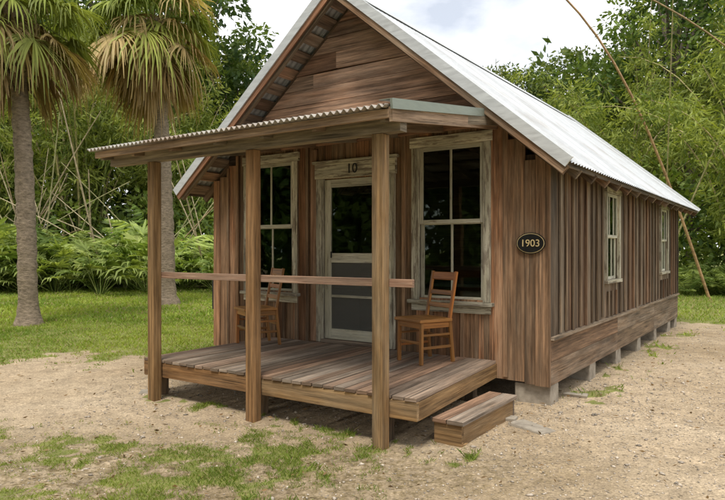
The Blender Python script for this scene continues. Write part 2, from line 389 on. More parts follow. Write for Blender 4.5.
def window_front(x0,x1,z0,z1):
    w=.095; yo=-.06
    ms.box(x0-w,x0-.002,yo,-.005,z0-.02,z1,W_trim,L=2,j=.002); ms.box(x1+.002,x1+w,yo,-.005,z0-.02,z1,W_trim,L=2,j=.002)
    ms.box(x0-w-.02,x1+w+.02,yo-.005,-.005,z1+.002,z1+.12,W_trim,L=0)
    ms.box(x0-w-.03,x1+w+.03,yo-.045,-.005,z0-.062,z0-.022,W_trim,L=0)
    ms.box(x0-w,x1+w,yo+.005,-.005,z0-.15,z0-.065,W_trim,L=0)
    f=.045; zm=(z0+z1)/2
    for (a,b,ya,yb) in ((zm-.015,z1,-.028,-.004),(z0-.018,zm+.02,-.0,.026)):
        ms.box(x0,x0+f,ya,yb,a,b,W_door,L=2); ms.box(x1-f,x1,ya,yb,a,b,W_door,L=2)
        ms.box(x0+f,x1-f,ya,yb,a,a+f,W_door,L=0); ms.box(x0+f,x1-f,ya,yb,b-f,b,W_door,L=0)
        xm=(x0+x1)/2; ms.box(xm-.013,xm+.013,ya+.003,yb-.003,a+f,b-f,W_door,L=2)
        gl.box(x0+f-.004,x1-f+.004,(ya+yb)/2-.001,(ya+yb)/2+.001,a+f-.004,b-f+.004,M_glass)
window_front(*OPF[0]); window_front(*OPF[1])
def window_side(y0,y1,z0,z1):
    w=.075
    ms.box(.005,.06,y0-w,y0-.002,z0,z1,W_trim,L=2); ms.box(.005,.06,y1+.002,y1+w,z0,z1,W_trim,L=2)
    ms.box(.005,.07,y0-w-.01,y1+w+.01,z1+.002,z1+.1,W_trim,L=1); ms.box(.005,.08,y0-w-.01,y1+w+.01,z0-.045,z0-.002,W_trim,L=1)
    f=.04; zm=(z0+z1)/2
    for (a,b,xa,xb) in ((zm-.015,z1,.008,.03),(z0,zm+.02,-.02,.004)):
        ms.box(xa,xb,y0,y0+f,a,b,W_door,L=2); ms.box(xa,xb,y1-f,y1,a,b,W_door,L=2)
        ms.box(xa,xb,y0+f,y1-f,a,a+f,W_door,L=1); ms.box(xa,xb,y0+f,y1-f,b-f,b,W_door,L=1)
        for k in (1/3,2/3):
            ym=y0+(y1-y0)*k; ms.box(xa+.003,xb-.003,ym-.01,ym+.01,a+f,b-f,W_door,L=2)
        gl.box((xa+xb)/2-.001,(xa+xb)/2+.001,y0+f-.004,y1-f+.004,a+f-.004,b-f+.004,M_glass)
for o in OPS: window_side(*o)
ms.build('window_frames',cabin,.003); gl.build('window_panes',cabin)
ms=Mesher(.85,1.15); x0,x1,z0,z1=OPF[2]
ms.box(x0-.12,x0-.004,-.065,-.005,.42,z1+.01,W_trim,L=2); ms.box(x1+.004,x1+.15,-.065,-.005,.42,z1+.01,W_trim,L=2)
ms.box(x0-.14,x1+.17,-.070,-.005,z1+.012,z1+.20,W_trim,L=0); ms.box(x0-.17,x1+.20,-.09,-.005,z1+.203,z1+.235,W_trim,L=0)
ms.box(x0-.22,x0-.125,-.055,-.005,.42,2.9,W_pink,L=2)
ms.box(x0-.02,x1+.02,-.09,-.005,.422,.465,W_deck,L=0)
f=.10; zb=.47; zt=2.495
ms.box(x0+.004,x0+f,-.04,-.008,zb,zt,W_door,L=2); ms.box(x1-f,x1-.004,-.04,-.008,zb,zt,W_door,L=2)
for a,b in ((zb,zb+.13),(1.44,1.56),(zt-.1,zt)): ms.box(x0+f,x1-f,-.038,-.01,a,b,W_door,L=0)
ms.box(x0+f,x1-f,-.034,-.014,1.00,1.03,W_door,L=0)
ms.box(x0+f,x0+f+.02,-.05,-.04,1.5,1.58,M_num)
gl=Mesher(); gl.box(x0+f-.005,x1-f+.005,-.022,-.020,1.565,zt-.1,M_glass); gl.box(x0+f-.005,x1-f+.005,-.022,-.020,zb+.12,1.45,M_screen)
ms.build('screen_door',cabin,.003); gl.build('door_panes',cabin)
def text(body,size,loc,parent,mat,ext=.003,rot=(math.pi/2,0,0)):
    c=bpy.data.curves.new('digits','FONT'); c.body=body; c.size=size; c.extrude=ext; c.align_x='CENTER'; c.align_y='CENTER'
    c.materials.append(mat); o=bpy.data.objects.new('digits',c); o.location=loc; o.rotation_euler=rot; link(o,parent); return o
text('10',.17,((x0+x1)/2,-.075,z1+.11),cabin,M_num)
sign=empty('oval_sign',(0,0,0)); sign.matrix_world=Matrix.Translation(CAB)@Matrix.Rotation(ANG,4,'Z')@Matrix.Translation((-.165,-.045,1.67))
def oval(a,b,y0,y1,mat,name):
    n=48; V=[]
    for y in (y1,y0): V+=[(a*math.cos(k/n*2*math.pi),y,b*math.sin(k/n*2*math.pi)) for k in range(n)]
    F=[tuple(range(n,2*n))]+[(k,(k+1)%n,(k+1)%n+n,k+n) for k in range(n)]
    me=bpy.data.meshes.new(name); me.from_pydata(V,[],F); me.materials.append(mat); o=bpy.data.objects.new(name,me); link(o,sign)
oval(.155,.112,-.012,0,M_black,'plate'); oval(.146,.103,-.015,-.012,M_gold,'rim'); oval(.140,.097,-.018,-.015,M_black,'face')
text('1903',.105,(0,-.024,-.002),sign,M_gold,.002)
ms=Mesher()
for y in (.13,1.62,3.0,4.4,5.8,7.2,8.05):
    for x in (-.17,-2.4,-4.76):
        ms.box(x-.19,x+.19,y-.12,y+.14,-.03,.198,M_conc,j=.008)
ms.build('foundation_piers',cabin,.01)
ms=Mesher(); n=29; xa,xbF,xbB=-3.80,-.355,-.53
for k in range(n):
    f0=k/n; f1=(k+1)/n; g=.005
    XF0=xa+(xbF-xa)*f0+g; XF1=xa+(xbF-xa)*f1-g; XB0=xa+(xbB-xa)*f0+g; XB1=xa+(xbB-xa)*f1-g
    c0=Vector(((XF0+XF1)/2,-2.105+random.uniform(-.006,.006),.405+random.uniform(-.002,.003))); c1=Vector(((XB0+XB1)/2,-.09,.405))
    ms.beam(c0,c1,(XF1-XF0+XB1-XB0)/2,.03,W_deck,j=.0015,br=random.uniform(.65,1.2))
ms.box(xa,-2.1,-2.095,-2.06,.235,.388,W_post,L=0,br=.9); ms.box(-2.096,xbF-.003,-2.095,-2.06,.235,.388,W_post,L=0,br=1.0)
ms.beam((xbF-.018,-2.058,.31),(xbB-.018,-.06,.31),.03,.15,W_post,br=.95); ms.box(xa,xa+.03,-2.058,-.06,.235,.388,W_deck,L=1)
for x in (-3.2,-2.6,-2.0,-1.4,-.9): ms.box(x,x+.045,-2.05,-.06,.25,.388,W_side,L=1)
for x in (-3.7,-2.2,-.75):
    ms.box(x-.05,x+.05,-1.98,-1.88,-.02,.25,W_side,L=2); ms.box(x-.05,x+.05,-.3,-.2,-.02,.25,W_side,L=2)
ms.build('porch_deck',cabin,.003)
ms=Mesher()
for x in (-3.53,-2.08,-.655): ms.box(x-.052,x+.052,-2.215,-2.115,-.03,2.535,W_post,L=2,j=.003,br=random.uniform(.85,1.0))
ms.build('porch_posts',cabin,.006)
ms=Mesher(); ms.box(-3.62,-.39,-2.112,-2.078,1.30,1.365,W_rail,L=0,br=1.); ms.build('porch_rail',cabin,.003)
ms=Mesher()
PF=2.70;PBk=3.06
def pz(y): return PF+(PBk-PF)*(y+2.42)/2.42
ms.box(-4.24,-.44,-2.215,-2.115,2.538,2.655,W_beam,L=0,br=1.)
ms.beam((-4.27,-2.37,2.645),(-.44,-2.37,2.645),.03,.065,W_beam,br=1.15)
for x in (-4.2,-3.65,-3.05,-2.4,-1.8,-1.2,-.52):
    ms.beam((x,-2.35,pz(-2.35)-.075),(x-.0,-.03,pz(-.03)-.075),.045,.09,W_beam,br=.8)
for y in (-2.0,-1.55,-1.1,-.65,-.2): ms.beam((-4.28,y,pz(y)-.022),(-.5,y,pz(y)-.022),.10,.02,W_beam,br=.7)
ms.beam((-.425,-2.38,pz(-2.38)-.07),(-.56,-.03,pz(-.03)-.10),.03,.11,W_beam,br=.9)
ms.beam((-.40,-2.41,pz(-2.41)+.005),(-.535,-.03,pz(-.03)+.005),.02,.075,M_green)
ms.beam((-.45,-2.41,pz(-2.41)+.045),(-.585,-.03,pz(-.03)+.045),.12,.006,M_green)
ms.box(-4.3,-.56,-.055,-.046,PBk-.12,PBk+.06,W_gable,L=0)
ms.build('porch_roof_frame',cabin)
V,F=corr((-4.34,-2.44,PF),(1,0,0),(0,2.42,PBk-PF),3.9,8,.066,.015,2,(0,-.14,.99))
V[:,0]-= (V[:,1]+2.44)/2.42*.13*(V[:,0]+4.34)/3.9
o=nobj('porch_roof_sheets',npmesh('porch_roof_sheets',V,F,None,M_porch,True),cabin); so=o.modifiers.new('s','SOLIDIFY'); so.thickness=.006
ms=Mesher(); ms.box(-Wd-.14,-Wd-.05,.03,.28,.72,1.15,M_num,j=.002); ms.box(-Wd-.10,-Wd-.07,.14,.17,.1,.72,M_num); ms.build('utility_box',cabin,.006)
step=empty('wooden_step',CAB,ANG); ms=Mesher()
x0,x1,y0,y1=-.395,-.13,-1.76,-.60
ms.box(x0,(x0+x1)/2-.004,y0-.02,y1+.02,.165,.20,W_deck,L=1,j=.002,br=1.1); ms.box((x0+x1)/2+.004,x1+.02,y0-.02,y1+.02,.162,.198,W_deck,L=1,j=.002,br=1.2)
ms.box(x0+.01,x1,y0,y0+.035,-.02,.161,W_post,L=0,br=.95); ms.box(x0+.01,x1,y1-.035,y1,-.02,.161,W_deck,L=0); ms.box(x1-.035,x1,y0+.037,y1-.037,-.02,.161,W_post,L=1,br=.85); ms.box(x0+.01,x0+.045,y0+.037,y1-.037,-.02,.161,W_deck,L=1)
ms.build('step_box',step,.004)
def chair(loc,rot,slats=3):
    e=empty('wooden_chair',loc,rot); ms=Mesher(); w=.21; d=.2; sh=.45
    ms.box(-w-.015,w+.015,-d-.03,d,sh-.016,sh+.016,W_chair,L=0,br=1.1)
    for x in(-w+.02,w-.02):
        ms.beam((x,-d+.01,0),(x,-d+.015,sh-.017),.036,.036,W_chair,up=(0,1,0),br=.95)
        ms.beam((x,d+.035,0),(x,d-.012,sh),.034,.036,W_chair,up=(0,1,0),br=.95)
        ms.beam((x,d-.012,sh-.002),(x,d+.085,.95),.034,.03,W_chair,up=(0,1,0),br=1.)
        ms.beam((x,-d+.03,.17),(x,d+.01,.17),.02,.028,W_chair); ms.beam((x,-d+.03,.30),(x,d+.0,.30),.02,.024,W_chair)
        ms.beam((x,-d+.03,sh-.049),(x,d-.02,sh-.049),.02,.06,W_chair)
    for yy,zz in((-d+.012,.22),(d+.012,.26)): ms.beam((-w+.036,yy,zz),(w-.036,yy,zz),.02,.028,W_chair)
    ms.beam((-w+.036,-d+.012,sh-.049),(w-.036,-d+.012,sh-.049),.02,.06,W_chair)
    for t_ in ((.28,.05),(.55,.05),(.9,.085)):
        y=d-.012+.097*t_[0]; z=sh+.5*t_[0]
        ms.beam((-w+.034,y,z),(w-.034,y,z),.016,t_[1],W_chair,up=(0,.19,1),br=1.1)
    ms.build('chair_frame',e,.005); return e
chair((.655,6.75,.42),R(-57)); chair((-1.33,7.98,.42),R(-62))
# ================================================================ GROUND
cA,sA=math.cos(ANG),math.sin(ANG)
def tolocal(x,y):
    dx=x-CAB[0];dy=y-CAB[1]; return dx*cA+dy*sA, -dx*sA+dy*cA
def gmask(x,y):
    lx,ly=tolocal(x,y); n=fbm(x*.9+5,y*.9,5); n2=fbm(x*4.1+50,y*4.1,5); n3=fbm(x*11+3,y*11,3)
    e=(n-.5)*1.8+(n2-.5)*1.2
    left=sm(y-(9.1+.2*(x+5))+e*1.7,-.8,1.0)*(lx<-1.5)
    right=sm(lx-(1.1+(8-ly)*.30)+e,-.2,.5)*(ly>1.5)
    back=sm(ly-9.2+e,-.3,.6)
    bias=sm(-x,-.8,1.4)*sm(-y,-5.9,-4.9)
    patch=sm(n*.36+n2*.40+n3*.24+bias*.155-.605,-.06,.15)*sm(-np.abs(y-3.2),-3.4,-2.4)*sm(-x,-1.6,.2)*.62
    mid=sm(n*.4+n2*.4+n3*.25-.60,0,.1)*.5*(y>6.5)*(y<9.5)*(lx<-3.9)
    near=sm(n*.3+n2*.5+n3*.3-.58,0,.1)*.9*sm(-np.abs(lx-.25),-.55,-.1)*(ly>.3)
    edge=sm(n2*.6+n3*.5-.57,0,.1)*.75*sm(-np.abs(ly+2.05),-.4,-.05)*(lx>-3.9)*(lx<.1)
    far=np.where((y>30)|(y<-4),1.,0.)
    m=np.maximum.reduce([left,right,back,patch,mid,near,edge,far])
    inside=(lx>-Wd)&(lx<0)&(ly>0)&(ly<Ln); porch=(lx>-3.8)&(lx<-.35)&(ly>-1.95)&(ly<=0)
    return np.where(inside|porch,0,m)
xs=np.concatenate([[-600,-250,-120,-70],np.arange(-45,-14,1.2),np.arange(-14,-5,.12),np.arange(-5,5,.05),np.arange(5,12,.12),np.arange(12,45,1.2),[70,120,250,600]])
ys_=np.concatenate([[-300,-120,-50,-20,-8,-2],np.arange(1.2,8,.05),np.arange(8,14,.1),np.arange(14,28,.3),np.arange(28,60,2),[80,140,300,700]])
X,Y=np.meshgrid(xs,ys_); Z=(fbm(X*.6,Y*.6,3)-.5)*.03+(fbm(X*5,Y*5,3)-.5)*.018
MK=gmask(X,Y); Z+=MK*.012
nx=len(xs); i=np.arange(len(ys_)-1)[:,None]*nx;k=np.arange(nx-1)[None]
F=np.stack([i+k,i+k+1,i+nx+k+1,i+nx+k],-1).reshape(-1,4)
V=np.stack([X,Y,Z],-1).reshape(-1,3)
soil=(sm(-Y,-6.4,-4.6)*sm(-X,-3.,.2)*1.1+sm(Y,8.5,10)*.4)*(.35+fbm(X*1.1,Y*1.1,4))
C=np.stack([MK,np.clip(soil,0,1),MK],-1).reshape(-1,3)
t=NT('sandy_ground'); tc=t.n('ShaderNodeTexCoord').outputs['Object']; at=t.n('ShaderNodeAttribute',attribute_name='Col')
sp=t.n('ShaderNodeSeparateColor'); t.l(at.outputs['Color'],sp.inputs[0])
big=t.noise(tc,.55,6,.6); med=t.noise(tc,4,8,.7); fin=t.noise(tc,60,5,.7); m2=t.noise(tc,14,6,.7)
sand=t.ramp(big,[(.3,(.43,.32,.20)),(.7,(.59,.47,.325))])
sm_=t.n('ShaderNodeMath',operation='MULTIPLY'); t.l(t.ramp(m2,[(.36,0.),(.6,1.)]),sm_.inputs[0]); t.l(sp.outputs[1],sm_.inputs[1])
sand=t.mix(sm_.outputs[0],sand,(.20,.15,.075))
sand=t.mix(1,sand,t.ramp(med,[(.3,.66),(.7,1.14)]),'MULTIPLY'); sand=t.mix(1,sand,t.ramp(fin,[(.3,.58),(.7,1.3)]),'MULTIPLY')
sand=t.mix(1,sand,t.ramp(m2,[(.3,.78),(.7,1.12)]),'MULTIPLY')
vo=t.n('ShaderNodeTexVoronoi'); vo.inputs['Scale'].default_value=55; t.l(tc,vo.inputs['Vector'])
sep=t.n('ShaderNodeSeparateColor'); t.l(vo.outputs['Color'],sep.inputs[0])
sand=t.mix(.6,sand,t.ramp(sep.outputs[0],[(.0,.3),(.15,.95),(.85,1.),(1.,1.5)]),'MULTIPLY')
gr=t.ramp(med,[(.3,(.11,.135,.03)),(.7,(.22,.25,.055))]); gr=t.mix(t.ramp(fin,[(.45,0.),(.7,.5)]),gr,(.27,.21,.10))
gm=t.n('ShaderNodeMath',operation='MULTIPLY_ADD'); t.l(t.mix(.5,fin,m2),gm.inputs[0]); gm.inputs[1].default_value=1.0; t.l(sp.outputs[0],gm.inputs[2])
c=t.mix(t.ramp(gm.outputs[0],[(.85,0.),(1.35,.9)]),sand,gr)
hh=t.mix(.5,fin,vo.outputs['Distance']); M_ground=t.pbr(c,.95,0,t.bump(hh,.8,.014),.15)
nobj('ground',npmesh('ground',V,F,C,M_ground,True))
def blades(n,xr,yr,h0,h1,w,thr,soft=.5,mul=1.):
    x=rng.uniform(*xr,n);y=rng.uniform(*yr,n); m=gmask(x,y); k=(m>thr+rng.random(n)*soft); x=x[k];y=y[k]; m=m[k]
    n=len(x); h=rng.uniform(h0,h1,n)*(.5+.5*m)*(.4+1.2*fbm(x*3,y*3,3)); ww=w*rng.uniform(.6,1.3,n)
    a=rng.uniform(0,2*np.pi,n); b=np.stack([x,y,np.zeros(n)],-1); sd=np.stack([np.cos(a),np.sin(a),np.zeros(n)],-1)*ww[:,None]/2
    a2=rng.uniform(0,2*np.pi,n); ln=np.stack([np.cos(a2),np.sin(a2),np.zeros(n)],-1)*(h*rng.uniform(.2,1.2,n))[:,None]
    up=np.stack([np.zeros(n),np.zeros(n),h],-1)
    V=np.stack([b-sd,b+sd,b+sd*.6+up*.6+ln*.4,b-sd*.0+up+ln],1).reshape(-1,3)
    F=np.arange(4*n).reshape(n,4)
    t_=np.clip(fbm(x*.5+9,y*.5,3)*1.5-.25+rng.normal(0,.22,n),0,1)[:,None]
    col=(np.array([.12,.185,.03])*(1-t_)+np.array([.29,.34,.06])*t_)*mul
    dry=rng.random(n)<.12; col[dry]=(.38,.31,.16)
    return V,F,np.repeat(col,4,0)
g=Geo()
for args in ((90000,(-11,-1),(8.0,15),.025,.065,.014,.08,.8,1.3),(70000,(-17,-2),(14,26),.04,.10,.04,.2,.5,1.4),(260000,(-3.8,1.8),(2.6,6.6),.015,.045,.005,.08,.75),
             (35000,(4,16),(8,26),.04,.10,.025,.2,.5,1.3),(30000,(-1,8),(4,14),.03,.09,.008,.22)):
    g.add(*blades(*args))
nobj('grass',g.mesh('grass',M_grass))
g=Geo(); n=14000; x=np.concatenate([rng.uniform(-3,6,n//2),rng.uniform(1,7,n//2)]); y=np.concatenate([rng.uniform(3.8,8,n//2),rng.uniform(4,13,n//2)])
k=(gmask(x,y)<.3); lx,ly=tolocal(x,y); k&=~((lx>-Wd)&(lx<0)&(ly>0)&(ly<Ln)); x=x[k];y=y[k]; n=len(x)
r=rng.uniform(.003,.010,n)*(1+1.1*(rng.random(n)<.07)); O=np.array([[1,0,0],[0,1,0],[-1,0,0],[0,-1,0],[0,0,.7],[0,0,-.7]])
a=rng.uniform(0,6.28,n); Rm=np.zeros((n,3,3)); Rm[:,0,0]=np.cos(a);Rm[:,0,1]=-np.sin(a);Rm[:,1,0]=np.sin(a);Rm[:,1,1]=np.cos(a);Rm[:,2,2]=1
V=np.einsum('nij,kj->nki',Rm,O*np.array([1.3,.9,1]))*r[:,None,None]*(1+.3*rng.normal(size=(n,6,1)))
V+=np.stack([x,y,(fbm(x*.6,y*.6,3)-.5)*.03+(fbm(x*5,y*5,3)-.5)*.018+r*.3],-1)[:,None]
FT=np.array([[0,1,4],[1,2,4],[2,3,4],[3,0,4],[1,0,5],[2,1,5],[3,2,5],[0,3,5]])
F=(FT[None]+6*np.arange(n)[:,None,None]).reshape(-1,3); base=rng.uniform(.22,.68,n)[:,None]*np.array([1,.86,.70])
nobj('gravel',npmesh('gravel',V.reshape(-1,3),F,np.repeat(base,6,0),M_peb,True))
g=Geo(); n=1500; x=rng.uniform(-6,7,n);y=rng.uniform(3.6,11,n)
c=np.stack([x,y,np.full(n,.02)],-1); d=np.stack([rng.normal(size=n),rng.normal(size=n),rng.uniform(-.1,.25,n)],-1)
col=np.array([.22,.135,.065])*rng.uniform(.4,1.6,(n,1)); g.leaves(c,d,rng.uniform(.02,.07,n),rng.uniform(.006,.022,n),col); nobj('fallen_leaves',g.mesh('fallen_leaves',M_grass))
for (px_,py_,rz_,w_,h_) in ((1.52,5.72,-60,.2,.1),(-2.35,7.15,10,.16,.1),(2.35,7.0,-30,.13,.09),(1.35,6.02,-20,.11,.07)):
    st=empty('flat_paving_stone',(px_,py_,0),R(rz_)); ms=Mesher(); ms.box(-w_,w_,-h_,h_,-.02,.018,M_stone,j=.014); ms.build('slab',st,.008)
# ================================================================ VEGETATION
def fan(g,o,fwd,side,upv,nl,spread,L0,col,dro_,wscale,S=5):
    ang=np.linspace(-spread,spread,nl)+rng.normal(0,.05,nl)
    L=L0*(1-.28*np.abs(ang/1.95)**2)*rng.uniform(.8,1.15,nl)
    for k in range(nl):
        dd=fwd*math.cos(ang[k])+side*math.sin(ang[k])+upv*(.25*abs(math.sin(ang[k])))
        s=np.linspace(0,1,S); dro=dro_*rng.uniform(.5,1.7)
        C_=o+np.outer(s,dd)*L[k]; C_[:,2]-=dro*L[k]*s**2.2
        C_[-1,:2]=C_[-2,:2]+(C_[-1,:2]-C_[-2,:2])*.5
        wv=norm(np.cross(dd,upv)); w=np.interp(s,[0,.25,.5,.75,1],[.010,.024,.022,.014,.003])*wscale
        tw=upv*.35
        V=np.concatenate([C_-(wv+tw)*w[:,None],C_+(wv+tw)*w[:,None]]); ii=np.arange(S-1)
        F=np.stack([ii,ii+1,ii+1+S,ii+S],-1); g.add(V,F,col*rng.uniform(.75,1.25))
def palm(name,base,top,r,nlive,ndead,fl,seedrot,greenmul=1,brown=.35):
    e=empty(name,base); base=np.zeros(3); top=np.array(top,float)
    g=Geo(); n=60; tt=np.linspace(0,1,n)[:,None]; P=base*(1-tt)+top*tt; P[:,0]+=np.sin(tt[:,0]*2.5)*.12
    rad=r*(1.0-.22*tt[:,0]); rad[:4]*=np.array([1.5,1.3,1.15,1.05]); rad*=1+.05*np.sin(np.arange(n)*2.4)
    rad[-10:]*=np.linspace(1.0,1.45,10)
    g.tube(P,rad,18,(.27,.21,.15),.05)
    for i in range(90):
        a=rng.uniform(0,6.28); z=rng.uniform(.74,1.0); p=P[int(z*(n-1))]; d=np.array([math.cos(a),math.sin(a),0]);
        q=p+d*r*1.05; g.tube([q-[0,0,.1],q+d*.08+[0,0,.12],q+d*.18+[0,0,.26]],[.05,.04,.02],5,(.25,.18,.11))
    nobj('trunk',g.mesh('trunk',M_palmbark,True),e)
    g=Geo()
    for i in range(nlive+ndead):
        dead=i>=nlive
        az=rng.uniform(0,6.28) if dead else (i*2.4+seedrot); el=rng.uniform(-1.3,-.35) if dead else 1.35-2.15*(i/nlive)**.9+rng.normal(0,.18)
        pl=rng.uniform(.45,1.15)*fl; h=np.array([math.cos(az),math.sin(az),0]); d=h*math.cos(el)+np.array([0,0,math.sin(el)])
        st_=top+np.array([0,0,-.1-(.3*rng.random() if dead else 0)]); sag=.25*pl
        pts=np.array([st_, st_+d*pl*.5+[0,0,.02], st_+d*pl-[0,0,sag*.5]])
        lum=rng.uniform(.7,1.3)
        if dead: col=np.array([.38,.26,.13])*lum
        else:
            low=i/nlive; col=(np.array([.13,.19,.035])*(1-low)+np.array([.29,.30,.08])*low)*lum*greenmul
            if rng.random()<brown*low: col=np.array([.40,.30,.14])*lum
        g.tube(pts,[.022,.016,.012],4,col*1.1)
        fwd=norm(pts[2]-pts[1]); side=norm(np.cross(fwd,[0,0,1.])); upv=np.cross(side,fwd)
        fan(g,pts[2],fwd,side,upv,32,1.95*(rng.uniform(.3,.7) if dead else 1),fl*rng.uniform(.65,.95),col,.4 if dead else .65,fl)
    nobj('fronds',g.mesh('fronds',M_frond),e)
palm('sabal_palm_tree',(-7.1,13.5,0),(-.42,0,6.75),.20,58,12,1.15,0,1.1,.5)
palm('sabal_palm_tree',(-5.67,18.5,0),(-.5,0,8.3),.24,60,30,1.3,1.3,1.0,.6)

def bamboo(name,nc,H,spread):
    g=Geo(); L=Geo()
    for i in range(nc):
        a=rng.uniform(0,6.28); b=np.array([math.cos(a),math.sin(a),0])*rng.uniform(0,1.2); a2=a+rng.normal(0,.5); d=np.array([math.cos(a2),math.sin(a2),0])
        h=H*rng.uniform(.6,1.05); lean=spread*rng.uniform(.3,1.2); t_=np.linspace(0,1,12)[:,None]
        P=b+d*lean*t_**2.2+np.array([0,0,1.])*h*(t_-.22*t_**4*lean/spread)
        col=random.choice([(.27,.29,.09),(.38,.33,.14),(.20,.24,.07),(.44,.36,.20)])
        g.tube(P,.055*(1-.8*t_[:,0]),4,col)
        ns=34; ts=rng.uniform(.2,1,ns)**.75; c=np.stack([np.interp(ts,t_[:,0],P[:,q]) for q in range(3)],-1)
        per=12; br=rng.normal(size=(ns,3))*[1,1,.35]; br=norm(br)*rng.uniform(.4,1.3,(ns,1))*(1.2-.5*ts[:,None])
        f=rng.uniform(.25,1,(ns,per,1)); cc=c[:,None]+br[:,None]*f+rng.normal(0,.12,(ns,per,3)); cc[...,2]-=.25*f[...,0]**2
        dd=norm(br)[:,None]*.6+rng.normal(0,.55,(ns,per,3)); dd[...,2]-=.55
        tone=rng.uniform(0,1,(ns,1,1))*.75+rng.uniform(0,.25,(ns,per,1))
        cl=np.array([.07,.115,.022])*(1-tone)+np.array([.38,.42,.10])*tone
        N=ns*per; L.leaves(cc.reshape(N,3),dd.reshape(N,3),rng.uniform(.22,.42,N),rng.uniform(.045,.085,N),cl.reshape(N,3))
    return g.mesh(name+'_culms',M_cane,True),L.mesh(name+'_leaves',M_leaf)
BB=[bamboo('bamboo_a',28,13,4.5),bamboo('bamboo_b',24,11,5)]
def putbamboo(x,y,s,v):
    e=empty('bamboo_clump',(x,y,0),rng.uniform(0,6.28)); e.scale=(s,)*3
    nobj('culms',BB[v][0],e); nobj('leaves',BB[v][1],e)
for x,y,s,v in [(-24,30,1.2,0),(-18,29,1.15,1),(-13.5,30,1.2,0),(-9.5,32,1.15,1),(-6.5,33,1.0,1),(1.5,40,.95,1),(8,37,1.0,0),
                (11.5,29,1.0,1),(13.4,21.5,.95,1),(17.5,27,1.25,0),(20,21,1.1,1),(24,28,1.2,0),(15,34,1.2,0)]: putbamboo(x,y,s,v)
def tree(name,h,cr,nclus,leaf,c0,c1,hlow=.35):
    g=Geo();L=Geo(); P=np.array([[0,0,0],[.1,.05,h*.25],[-.05,.1,h*.5],[.1,0,h*.8]]); g.tube(P,[h*.022,h*.018,h*.014,h*.006],8,(.15,.12,.09),.04)
    cen=[]
    for i in range(nclus):
        z=rng.uniform(hlow,1); rr=cr*math.sqrt(max(.05,1-((z-.62)/.42)**2)); a=rng.uniform(0,6.28); q=rng.uniform(.35,1)
        cen.append([math.cos(a)*rr*q,math.sin(a)*rr*q,z*h])
    cen=np.array(cen)
    for c in cen[::3]:
        z0=max(.15*h,c[2]*.65); g.tube([[0,0,z0],c*[.5,.5,1]-[0,0,(c[2]-z0)*.45],c],[h*.007,h*.005,.015],5,(.16,.13,.10))
    for c in cen:
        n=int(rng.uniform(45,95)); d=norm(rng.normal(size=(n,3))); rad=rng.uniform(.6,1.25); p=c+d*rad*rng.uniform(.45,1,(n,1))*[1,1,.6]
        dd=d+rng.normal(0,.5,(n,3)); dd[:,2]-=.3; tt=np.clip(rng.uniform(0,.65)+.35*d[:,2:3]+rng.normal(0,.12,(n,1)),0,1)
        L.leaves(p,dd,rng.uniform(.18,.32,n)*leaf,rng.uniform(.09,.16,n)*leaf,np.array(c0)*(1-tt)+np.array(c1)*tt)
    return g.mesh(name+'_wood',M_bark,True),L.mesh(name+'_leaves',M_leaf)
TT=[tree('tree_a',14,4.2,140,1.1,(.045,.085,.02),(.19,.26,.055)),tree('tree_b',12,3.6,95,.9,(.07,.12,.024),(.32,.36,.095)),tree('tree_c',15,4.6,160,1.3,(.035,.065,.02),(.15,.21,.05),.12)]
def puttree(x,y,s,v,name='broadleaf_tree'):
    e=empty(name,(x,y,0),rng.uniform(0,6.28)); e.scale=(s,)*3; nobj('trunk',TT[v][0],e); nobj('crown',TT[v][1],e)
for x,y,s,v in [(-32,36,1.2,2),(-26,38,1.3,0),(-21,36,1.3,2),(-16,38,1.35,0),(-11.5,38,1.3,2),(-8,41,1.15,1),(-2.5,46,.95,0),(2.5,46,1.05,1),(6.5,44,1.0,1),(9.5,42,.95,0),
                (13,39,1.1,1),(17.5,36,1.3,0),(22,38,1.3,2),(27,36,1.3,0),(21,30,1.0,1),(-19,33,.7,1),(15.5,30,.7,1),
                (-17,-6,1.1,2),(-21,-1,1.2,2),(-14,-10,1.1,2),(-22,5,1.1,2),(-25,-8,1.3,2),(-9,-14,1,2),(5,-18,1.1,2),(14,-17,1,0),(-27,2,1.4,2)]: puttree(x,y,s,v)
g=Geo(); nc=1150; cx=rng.uniform(-50,50,nc); cy=rng.uniform(48,55,nc)
topz=8.5+7*fbm(cx*.12+3,cx*0+2,3)+np.where((cx>-10)&(cx<14),-3.,4.5); cz=rng.uniform(0,1,nc)**.8*topz
for i in range(nc):
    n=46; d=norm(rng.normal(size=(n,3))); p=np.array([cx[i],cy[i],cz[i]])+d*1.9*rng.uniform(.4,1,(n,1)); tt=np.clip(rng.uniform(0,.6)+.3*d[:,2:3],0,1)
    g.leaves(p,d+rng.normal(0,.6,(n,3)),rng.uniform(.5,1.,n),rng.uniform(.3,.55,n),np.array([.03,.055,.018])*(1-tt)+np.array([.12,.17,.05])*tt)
nobj('distant_trees',g.mesh('distant_trees',M_leaf))
